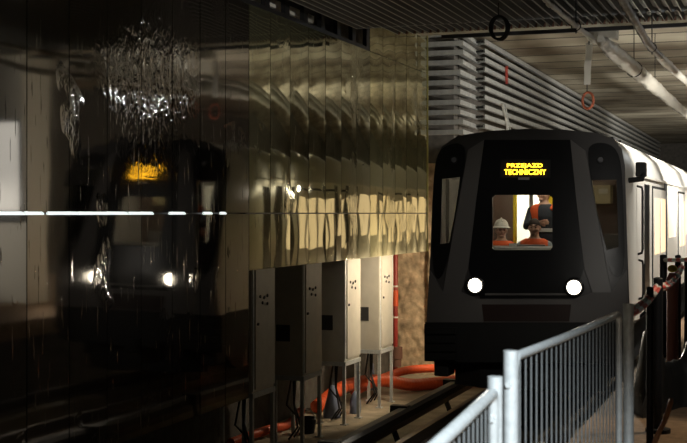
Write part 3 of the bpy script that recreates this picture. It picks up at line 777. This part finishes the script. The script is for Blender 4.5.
    if helmet:
        hm = MB(); rings = []
        for j in range(9):
            ph = math.pi / 2 * (j / 8.2); w_ = math.cos(ph) ** .8
            rings.append([tf((.105 * w_ * math.cos(a), .128 * w_ * math.sin(a), .045 + .125 * math.sin(ph))) for a in [2 * math.pi * q / 28 for q in range(28)]])
        hm.loft(rings)
        hb = make('helmet', hm, M['helmet'], t, smooth=True)
        make('brim', MB().loft([[tf((rx * math.cos(a), (ry + (.05 if math.sin(a) < 0 else 0)) * math.sin(a), h)) for a in [2 * math.pi * q / 28 for q in range(28)]] for rx, ry, h in ((.10, .12, .046), (.125, .14, .040), (.125, .14, .048), (.10, .12, .060))]), M['helmet'], hb, smooth=True)
        make('ridge', MB().tube([tf((0, -.10 + .025 * q, .045 + .131 * math.sqrt(max(0, 1 - ((-.10 + .025 * q) / .128) ** 2)))) for q in range(9)], .012, 8), M['helmet'], hb, smooth=True)
    make('jacket', remeshed('j', cloth, .012), M[shirt], t, smooth=True)
    if vest:
        vm = MB().loft(torso_rings(hip, 0, lean, .034, .05, .56), False, False)
        if open_front: vm.f = [f for f in vm.f if not (sum(vm.v[i][0] for i in f) / 4 - x > -.06 and sum(vm.v[i][1] for i in f) / 4 < sy - .02)]
        vv = make('vest', vm, M['vest'], t, smooth=True)
        make('reflective_band', MB().loft([[p for p in r_] for r_ in (lambda R_: [R_[1], [(a, b_, c_ + .05) for a, b_, c_ in R_[1]]])(torso_rings(hip, 0, lean, .037, .0, .53)[1:4])], False, False), M['silverband'], vv, smooth=True)
        for s in (-1, 1):
            limb(sb := MB(), [(x + s * .12, sy - .085, sh - .01), (x + s * .115, sy - .03, sh + .02), (x + s * .12, sy + .07, sh)], [.034, .036, .034])
            make('shoulder_strap', sb, M['vest'], vv, smooth=True)
    return t
# seated driver behind the desk
e = on_v(534.5, 228, 16.85)
relaxed = {-1: [(-.03, -.10, -.26), (.02, -.34, -.24), (.3, -1, -.05)], 1: [(.03, -.10, -.26), (-.02, -.34, -.24), (-.3, -1, -.05)]}
Hs = e.z - .70 - .50
person((e.x, 16.88, Hs), 'seated person in an orange vest over a pale shirt, bareheaded, in the cab window', True, M['hairg'], False, .05, relaxed, lean=-.03)
# helmeted man
e2 = on_v(501.5, 230.5, 17.38)
person((e2.x, 17.40, e2.z - 1.20), 'person in a white hard hat and orange vest at the left of the cab window', True, M['hair'], True, .35, relaxed, lean=-.03, shirt='jacket')
# standing man, arm raised to the ceiling
e3 = on_v(545, 194, 17.45)
person((e3.x, 17.45, e3.z - .70 - .92), 'standing person with one arm raised, in dark jacket and orange vest, behind the seated one', False, M['hair'], False, -.5,
       {-1: [(-.05, -.12, -.22), (.16, -.30, -.17), (.9, -.3, .1)], 1: [(.16, -.12, .14), (.12, -.18, .38), (0, -.2, 1)]}, lean=-.05, shirt='jacket', open_front=True)
for ex, hz, vv in ((e.x, Hs, 16.88), (e2.x, e2.z - 1.20, 17.40)):
    sh_ = hz + .50 - .13
    sb = make('cab_seat', MB().bbox(ex - .23, ex + .23, vv - .22, vv + .22, sh_ - .09, sh_ - .0, .03), M['blackmat'], tr)
    make('seat_back', MB().bbox(ex - .22, ex + .22, vv + .17, vv + .24, sh_, sh_ + .45, .03), M['blackmat'], sb)
    make('seat_pedestal', MB().tube([(ex, vv, FL), (ex, vv, sh_ - .08)], .06, 12), M['dark_steel'], sb)
    make('footrest', MB().bbox(ex - .25, ex + .25, vv - .60, vv - .28, FL, max(hz, FL + .02), .01), M['dark_steel'], sb)

# ================================================================= CROWD BARRIERS
def tall(p, h): return Vector((p.x, p.y, h))
def barrier(A, B, ht, label, near_post, nb, R=.0205, rnd=.10, dark=False):
    """A, B: plan points of the two ends; ht: height of the top rail (relative to the eye)"""
    A, B = Vector((A[0], A[1], 0)), Vector((B[0], B[1], 0)); d = (B - A); L_ = d.length; d.normalize()
    gm = M['dark_steel'] if dark else M['galv']
    t = thing('crowd_barrier', (*(((A + B) / 2).to_2d()), PLAT), label, 'barrier')
    zb = PLAT + .16
    def P(s, h): return A + d * s + Vector((0, 0, h))
    pts = [P(0, PLAT + .03), P(0, ht - rnd)] + [P(rnd * (1 - math.cos(a)), ht - rnd + rnd * math.sin(a)) for a in (.4, .8, 1.2)] + [P(rnd, ht), P(L_ * .35, ht - .004), P(L_ * .7, ht - .003), P(L_ - rnd, ht)]
    pts += [P(L_ - rnd * (1 - math.cos(a)), ht - rnd + rnd * math.sin(a)) for a in (1.2, .8, .4)] + [P(L_, ht - rnd), P(L_, PLAT + .03)]
    make('frame', MB().tube(pts, R, 12), gm, t, smooth=True)
    make('bottom_rail', MB().tube([P(0, zb), P(L_, zb)], R * .8, 10), gm, t, smooth=True)
    for i in range(nb):
        s = L_ * (i + 1) / (nb + 1)
        make('bar', MB().tube([P(s, zb), P(s, ht)], .0034, 6), M['wire'], t, smooth=True)
    for s in (0.02, L_ - .02):
        nn = Vector((-d.y, d.x, 0)); c = P(s, PLAT + .02)
        make('foot', MB().tube([c - nn * .28, c - nn * .05 + Vector((0, 0, .02)), c + nn * .05 + Vector((0, 0, .02)), c + nn * .28], .02, 8), gm, t, smooth=True)
    if near_post is not None:
        q = A - d * .045
        make('end_post', MB().tube([(q.x, q.y, PLAT), (q.x, q.y, near_post)], .0265, 14), gm, t, smooth=True)
        for h in (ht - .09, ht - .55): make('clip', MB().tube([P(-.08, h), P(.03, h)], .012, 6), gm, t)
    return t
p1, p2 = at(514, 360, 4.4), at(619, 312, 6.3)
barrier((p1.x, p1.y), (p2.x, p2.y), -.52, 'galvanised crowd barrier with upright bars, running toward the train', at(512.5, 350.5, 4.36).z, 24, R=.017, rnd=.05)
q1, q2 = at(493, 392, 4.2), at(440, 441, 3.3)
dd = (q2 - q1); dd.z = 0; q3 = q1 + dd * 2.0
barrier((q1.x, q1.y), (q3.x, q3.y), -.616, 'near galvanised crowd barrier, lowest in the foreground, ending at a short pale post', at(496.5, 377, 4.23).z, 22, rnd=.04)
pe = at(628.5, 309, 6.45)
t = thing('barrier_post', (pe.x, pe.y, PLAT), 'stout grey post at the far end of the long barrier, carrying the chain', 'post')
make('tube', MB().tube([(pe.x, pe.y, PLAT + .02), (pe.x, pe.y, -.48)], .028, 14), M['galv'], t, smooth=True); make('base', MB().disc((pe.x, pe.y, PLAT), (0, 0, 1), .05, .02, 24), M['rubber'], t)
# dark posts farther on, with the red and white chain
def dark_post(px, ytop, z, label, r=.024):
    p = at(px, ytop, z)
    t = thing('dark_post', (p.x, p.y, PLAT), label, 'post', 'dark posts along the platform edge')
    make('tube', MB().tube([(p.x, p.y, PLAT + .02), (p.x, p.y, p.z)], r, 12), M['dark_steel'], t, smooth=True)
    make('base', MB().disc((p.x, p.y, PLAT), (0, 0, 1), .09, .03, 24), M['rubber'], t)
    make('cap', MB().ball((p.x, p.y, p.z), r * 1.02, r * 1.02, r * .4, nu=12, nv=8), M['dark_steel'], t, smooth=True)
    return p
d1 = dark_post(650, 288, 8.0, 'dark post under the chain, nearest the stout grey post')
d2 = dark_post(658, 279, 8.9, 'dark post under the chain, second from the stout grey post', .035)
d3 = dark_post(663.5, 256, 13.6, 'tall dark post where the straight red and white bar starts', .040)
d4 = dark_post(678, 256, 13.2, 'tall dark post in the middle of the straight red and white bar', .032)
d5 = dark_post(688, 259, 12.9, 'dark post at the right edge of the picture', .040)
def chain(a, b, sag, label):
    a, b = Vector(a), Vector(b); t = thing('plastic_chain', (a + b) / 2, label, 'chain', 'red and white plastic chains')
    L_ = (b - a).length; n = int(L_ / .058); d_ = (b - a).normalized(); sec = []; cur = MB(); colr = True; cnt = 0
    for i in range(n):
        s = (i + .5) / n; p = a.lerp(b, s) - Vector((0, 0, sag * 4 * s * (1 - s)))
        ax = Vector((0, 0, 1)) if i % 2 else d_.cross(Vector((0, 0, 1)))
        x = d_; y = ax.cross(d_).normalized()
        cur.tube([p + x * .040 * math.cos(2 * math.pi * q / 12) + y * .021 * math.sin(2 * math.pi * q / 12) for q in range(12)], .014, 6, closed=True); cnt += 1
        if cnt == 6 or i == n - 1:
            make('red_section' if colr else 'white_section', cur, M['chain_r'] if colr else M['chain_w'], t, smooth=True); cur = MB(); cnt = 0; colr = not colr
    return t
chain((pe.x, pe.y, at(632, 313, 6.45).z), at(657, 287, 8.9), .03, 'red and white chain sagging from the stout grey post to the dark post')
chain(at(659, 287, 8.9), at(682, 266, 12.6), .06, 'red and white chain curving upward between dark posts at the right')
t = thing('barrier_bar', at(676, 260, 13.3), 'straight red and white bar lying across the tall dark posts', 'bar')
for i in range(6):
    a, c = 665 + i * 4.2, 665 + (i + 1) * 4.2
    make('red_section' if i % 2 else 'white_section', MB().tube([at(a, 260, 13.49 - .0285 * (a - 665)), at(c, 260, 13.49 - .0285 * (c - 665))], .022, 8), M['chain_r'] if i % 2 else M['chain_w'], t)
# striped warning post, black bundle and hose
p = at(672.5, 300, 11.2)
t = thing('warning_post', (p.x, p.y, PLAT), 'faded red warning post with a yellow head behind the dark posts', 'post')
make('body', MB().loft([[(p.x + r_ * math.cos(a), p.y + r_ * math.sin(a), h) for a in [2 * math.pi * q / 16 for q in range(16)]] for r_, h in ((.055, PLAT + .06), (.05, at(672, 300, 11.2).z), (.06, at(672, 280, 11.2).z), (.03, at(672, 273, 11.2).z))]), M['pink'], t, smooth=True)
make('head', MB().ball((p.x, p.y, at(672, 272, 11.2).z + .03), .045, .04, .035), M['yellow_cap'], t, smooth=True)
make('base', MB().bbox(p.x - .16, p.x + .16, p.y - .16, p.y + .16, PLAT, PLAT + .07, .015), M['rubber'], t)
b = MB(); A0, B0 = at(637, 400, 9.7), at(700, 400, 10.5); rings = []
for i in range(25):
    s = i / 24; c = A0.lerp(B0, s); hh = (.50 + .16 * math.sin(s * 7 + .6) + .10 * noise.noise(Vector((s * 6, 0, 2)))) * min(1, .35 + s * 6, .35 + (1 - s) * 6); w = .20 + .05 * math.sin(s * 9)
    dn = Vector((C_, S_, 0)).cross(Vector((0, 0, 1)))
    rings.append([tuple(Vector((c.x, c.y, PLAT)) + dn * (w * math.cos(a)) * (1 + .15 * noise.noise(Vector((s * 9, a, 4)))) + Vector((0, 0, hh * math.sin(a) * (1 + .1 * noise.noise(Vector((s * 8, a * 2, 1))))))) for a in [math.pi * q / 12 for q in range(13)]])
b.loft(rings)
tag(make('tarpaulin_bundle', b, M['tarp'], smooth=True), 'low black tarpaulin-covered bundle lying behind the stout grey post', 'bundle')
b = [at(654, 442, 7.6), at(658, 434, 7.6), at(665, 420, 7.65), at(670, 405, 7.7), at(671, 400, 7.75)]
b = [Vector((b[0].x - .25, b[0].y - .1, PLAT + .02)), Vector((b[0].x - .06, b[0].y - .03, PLAT + .03))] + b[1:]
tag(make('bent_hose', corr(b, .016, 60, .02), M['hose'], smooth=True), 'short orange-brown hose bending up from the platform behind the dark posts', 'hose')

# ================================================================= OVERHEAD SERVICES
def wrapped(pts, rs, name, label, m, seed):
    P = [on_u(x, y, u) for x, y, u in pts]
    b = corr(P, 1, 140, 0); # smooth path first
    n = 140; cent = [Vector([sum(b.v[i * 12 + j][q] for j in range(12)) / 12 for q in range(3)]) for i in range(n)]
    rr = []
    for i in range(n):
        t_ = i / (n - 1) * (len(rs) - 1); k_ = min(int(t_), len(rs) - 2); f_ = t_ - k_
        rr.append((rs[k_] + (rs[k_ + 1] - rs[k_]) * f_) * (1 + .3 * noise.noise(Vector((i * .33, seed, 0)))))
    t = MB().tube(cent, rr, 14)
    if m is M['foil']:
        t.v = [tuple(Vector(q) + noise.noise_vector(Vector(q) * 9 + Vector((seed, 0, 0))) * max(rs) * .32 + noise.noise_vector(Vector(q) * 26) * max(rs) * .14) for q in t.v]
    return tag(make(name, t, m, smooth=True), label, 'pipe')
wrapped([(535, -9, -2.3), (560, 13, -2.3), (590, 37, -2.32), (620, 58, -2.32), (650, 84, -2.32), (675, 103, -2.3), (690, 115, -2.3)], [.026, .026, .03, .045, .055, .06, .05], 'overhead_pipe', 'slim pipe in crumpled clear wrap crossing below the ceiling toward the train', M['foil'], 1)
wrapped([(600, 39, -2.12), (614, 52, -2.14), (634, 69, -2.16), (656, 88, -2.18), (680, 109, -2.2), (690, 118, -2.2)], [.05, .10, .105, .11, .09, .06], 'wrapped_duct', 'thicker plastic-wrapped duct lying beside the slim wrapped pipe', M['foil'], 4)
wrapped([(618, -8, -1.55), (640, 30, -1.55), (650, 46, -1.56), (662, 58, -1.58)], [.045, .045, .045, .04], 'overhead_pipe', 'brown-grey pipe hanging from the deck near the upper right corner', M['pipe'], 7)
wrapped([(660, 56, -1.58), (668, 65, -1.6), (680, 76, -1.62), (692, 86, -1.64)], [.045, .06, .055, .05], 'wrapped_duct', 'white wrapped end of the pipe near the right edge', M['foil'], 9)
def hanger(px, py, u, label):
    p = on_u(px, py, u)
    tag(make('pipe_hanger', MB().tube([(p.x, p.y, p.z - .09), (p.x, p.y, (2.62 + .05) if p.y < 18 else HC)], .008, 6).torus(p, (0, 1, 0), .055, .007, 18, 6), M['dark_steel']), label, 'hanger')
hanger(576, 26, -2.3, 'dark hanger holding the slim wrapped pipe below the deck')
hanger(655, 87, -2.25, 'dark hanger rod holding the wrapped pipe and duct')
hanger(652, 47.5, -1.56, 'dark hanger holding the brown-grey pipe at the deck edge')
p = on_u(634, 69, -2.16)
tag(make('pipe_hanger', MB().tube([(p.x, p.y, p.z + .12), (p.x, p.y, HC)], .008, 6).torus(p, (0, 1, 0), .122, .008, 18, 6), M['dark_steel']), 'dark hanger ring around the thick plastic-wrapped duct', 'hanger')
p = on_v(592, 40, 18.9)
tag(make('junction_box', MB().bbox(p.x - .05, p.x + .40, 18.65, 18.95, p.z - .02, HC, .02), M['foil']), 'pale wrapped box under the ceiling over the hanging strap', 'box')
a, c = on_v(589, 46, 19.0), on_v(587, 88, 19.0)
t = thing('hanging_strap', (c.x, 19.0, c.z), 'white strap hanging from the ceiling and ending in a thin hook', 'strap')
make('webbing', MB().loft([[(a.x + (c.x - a.x) * s - .05 + .006 * math.sin(s * 9), 19.0 + .02 * math.sin(s * 6), a.z + .05 + (c.z - a.z) * s), (a.x + (c.x - a.x) * s + .05 + .006 * math.sin(s * 9), 19.0 + .02 * math.sin(s * 6 + .5), a.z + .05 + (c.z - a.z) * s), (a.x + (c.x - a.x) * s + .05, 19.012 + .02 * math.sin(s * 6 + .5), a.z + .05 + (c.z - a.z) * s), (a.x + (c.x - a.x) * s - .05, 19.012 + .02 * math.sin(s * 6), a.z + .05 + (c.z - a.z) * s)] for s in [q / 16 for q in range(17)]]), M['strap'], t, smooth=True)
make('hook', MB().tube([(a.x, 19.0, HC), (a.x, 19.0, a.z + .02)], .012, 6).tube([(c.x, 19.005, c.z + .06), (c.x, 19.005, on_v(587, 93, 19).z)], .008, 6), M['dark_steel'], t)
p = on_v(588, 100.5, 19.0)
tag(make('hanging_ring', MB().torus(p, (.25, 1, 0), .125, .02, 30, 10, .72), M['orange_ring'], smooth=True), 'orange ring hanging below the white strap', 'ring')
p = on_v(498.5, 28, 14.7)
b = MB()
for q in range(4): b.torus(p + Vector((.006 * q, .02 * q - .03, .007 * math.sin(q * 2))), (.1, 1, .05), .138 + .007 * math.sin(q * 3), .014, 36, 8, .78)
b.tube([(p.x, 14.7, p.z + .13), (p.x, 14.7, deck_h(14.7) + .01)], .008, 6)
tag(make('cable_coil', b, M['cable'], smooth=True), 'coil of black cable hanging under the deck edge over the trays', 'coil')

# ================================================================= LIGHT
def area(name, loc, target, sx, sy, w, col):
    l = bpy.data.lights.new(name, 'AREA'); l.shape = 'RECTANGLE'; l.size = sx; l.size_y = sy; l.energy = w; l.color = col
    o = bpy.data.objects.new(name, l); COL.objects.link(o); o.location = loc
    o.rotation_euler = (Vector(target) - Vector(loc)).to_track_quat('-Z', 'Y').to_euler(); return o
def point(name, loc, w, col, r=.08):
    l = bpy.data.lights.new(name, 'POINT'); l.energy = w; l.color = col; l.shadow_soft_size = r
    o = bpy.data.objects.new(name, l); COL.objects.link(o); o.location = loc; return o
WARM, NEUT, COOL = (1, .80, .55), (1, .95, .86), (.88, .96, 1)
def spot(name, loc, target, w, col, deg, blend=.5, r=.1):
    l = bpy.data.lights.new(name, 'SPOT'); l.energy = w; l.color = col; l.spot_size = math.radians(deg); l.spot_blend = blend; l.shadow_soft_size = r
    o = bpy.data.objects.new(name, l); COL.objects.link(o); o.location = loc
    o.rotation_euler = (Vector(target) - Vector(loc)).to_track_quat('-Z', 'Y').to_euler(); return o
for v in (17.8, 22, 26.5, 32, 39):
    spot('platform_lamp', (-.2, v, 2.3), (-1.95, v + .3, -.1), 620, NEUT, 84, .5, .12)
spot('fence_lamp', (.9, .6, 1.7), (-.5, 3.2, -1.1), 1900, COOL, 50, .8, .12)
spot('front_fill', (.9, 7.5, 2.2), (UC + .1, 15.6, -.5), 380, NEUT, 25, .8, .10)  # unseen spot added to lift the dark train front
for v, w in ((21, 1000), (30, 1300), (41, 1500)):
    spot('soffit_fill', (2.2, v, .6), (-2.2, v + 5, 3.4), w, NEUT, 100, .6, .15)  # upward spots out of view, added to brighten the concrete soffit
spot('tray_fill', (.9, 19.5, .9), (-5.4, 25.0, 2.2), 850, NEUT, 60, .6, .10)  # added spot, only there to light the cable trays
spot('column_fill', (2.1, 15.8, .1), (.8, 18.2, -.5), 170, NEUT, 50, .6, .10)  # unseen spot added for the face of the platform column
point('ceiling_lamp', (2.0, 25.5, 3.0), 90, COOL, .06)
spot('trunking_fill', (1.5, 8.0, 1.0), (-6.2, 13.2, 2.74), 800, NEUT, 30, .7, .06)  # added spot reaching the trunking over the mirror wall
spot('chain_fill', (1.1, 6.6, 2.2), (-.85, 9.3, -.45), 120, NEUT, 24, .6, .08)  # unseen spot put in to brighten the plastic chain
spot('strap_fill', (1.6, 9.0, .6), (-1.7, 19, 2.45), 650, NEUT, 34, .7, .08)  # frontal spot added for the strap, pipes and beam
spot('edge_fill', (1.2, 10.5, 2.3), (-1.3, 8.9, -1.6), 230, WARM, 27, .6, .10)  # narrow spot added to brighten the brown platform edge
point('work_lamp', (-4.78, 17.7, .36), 7, (1, .90, .74), .05)
spot('work_lamp', (-4.88, 18.0, -.85), (-6.0, 18.0, -1.2), 135, WARM, 122, .45, .06)
spot('work_lamp', (-4.92, 20.3, -1.2), (-6.3, 22.4, -2.0), 170, WARM, 96, .5, .06)
for v in (23.4, 26): point('work_lamp', (-4.92, v, -1.2), 30, WARM, .06)
for px, py in ((476.5, 285), (575, 287)):
    p = front(px, py)
    l = bpy.data.lights.new('headlight_beam', 'SPOT'); l.energy = 300; l.color = (1, .9, .74); l.spot_size = math.radians(56); l.spot_blend = .7; l.shadow_soft_size = .06
    o = bpy.data.objects.new('headlight_beam', l); COL.objects.link(o); o.location = (p.x, p.y - .13, p.z)
    o.rotation_euler = (Vector((0, -1, -.12))).to_track_quat('-Z', 'Y').to_euler()
area('saloon_lamp', (UC, 19.4, .88), (UC, 20.3, -.4), 1.8, .5, 95, (1, .95, .82))
point('cab_lamp', (UC + .2, 16.9, .7), 16, (1, .9, .75), .12)

w = bpy.data.worlds.new('World'); sc.world = w; w.use_nodes = True
w.node_tree.nodes['Background'].inputs['Color'].default_value = (.5, .52, .5, 1); w.node_tree.nodes['Background'].inputs['Strength'].default_value = .01

# ================================================================= CAMERA
for o in list(COL.objects):
    if o.parent is None: o.location.z += EYE
cam = bpy.data.cameras.new('camera'); cam.sensor_width = 36; cam.lens = F * 36 / 687
cam.shift_y = -(221.5 - 213) / 687 * -1 * -1
cam.clip_end = 200
cam.dof.use_dof = True; cam.dof.focus_distance = 16.5; cam.dof.aperture_fstop = 5.6
co = bpy.data.objects.new('camera', cam); COL.objects.link(co); co.location = (0, 0, EYE); co.rotation_euler = (math.pi / 2, 0, TH)
sc.camera = co
sc.view_settings.view_transform = 'Standard'; sc.view_settings.look = 'None'; sc.view_settings.exposure = 0; sc.view_settings.gamma = 1
sc.view_settings.use_curve_mapping = False
sc.cycles.use_denoising = True
sc.cycles.sample_clamp_indirect = 6
sc.cycles.max_bounces = 8
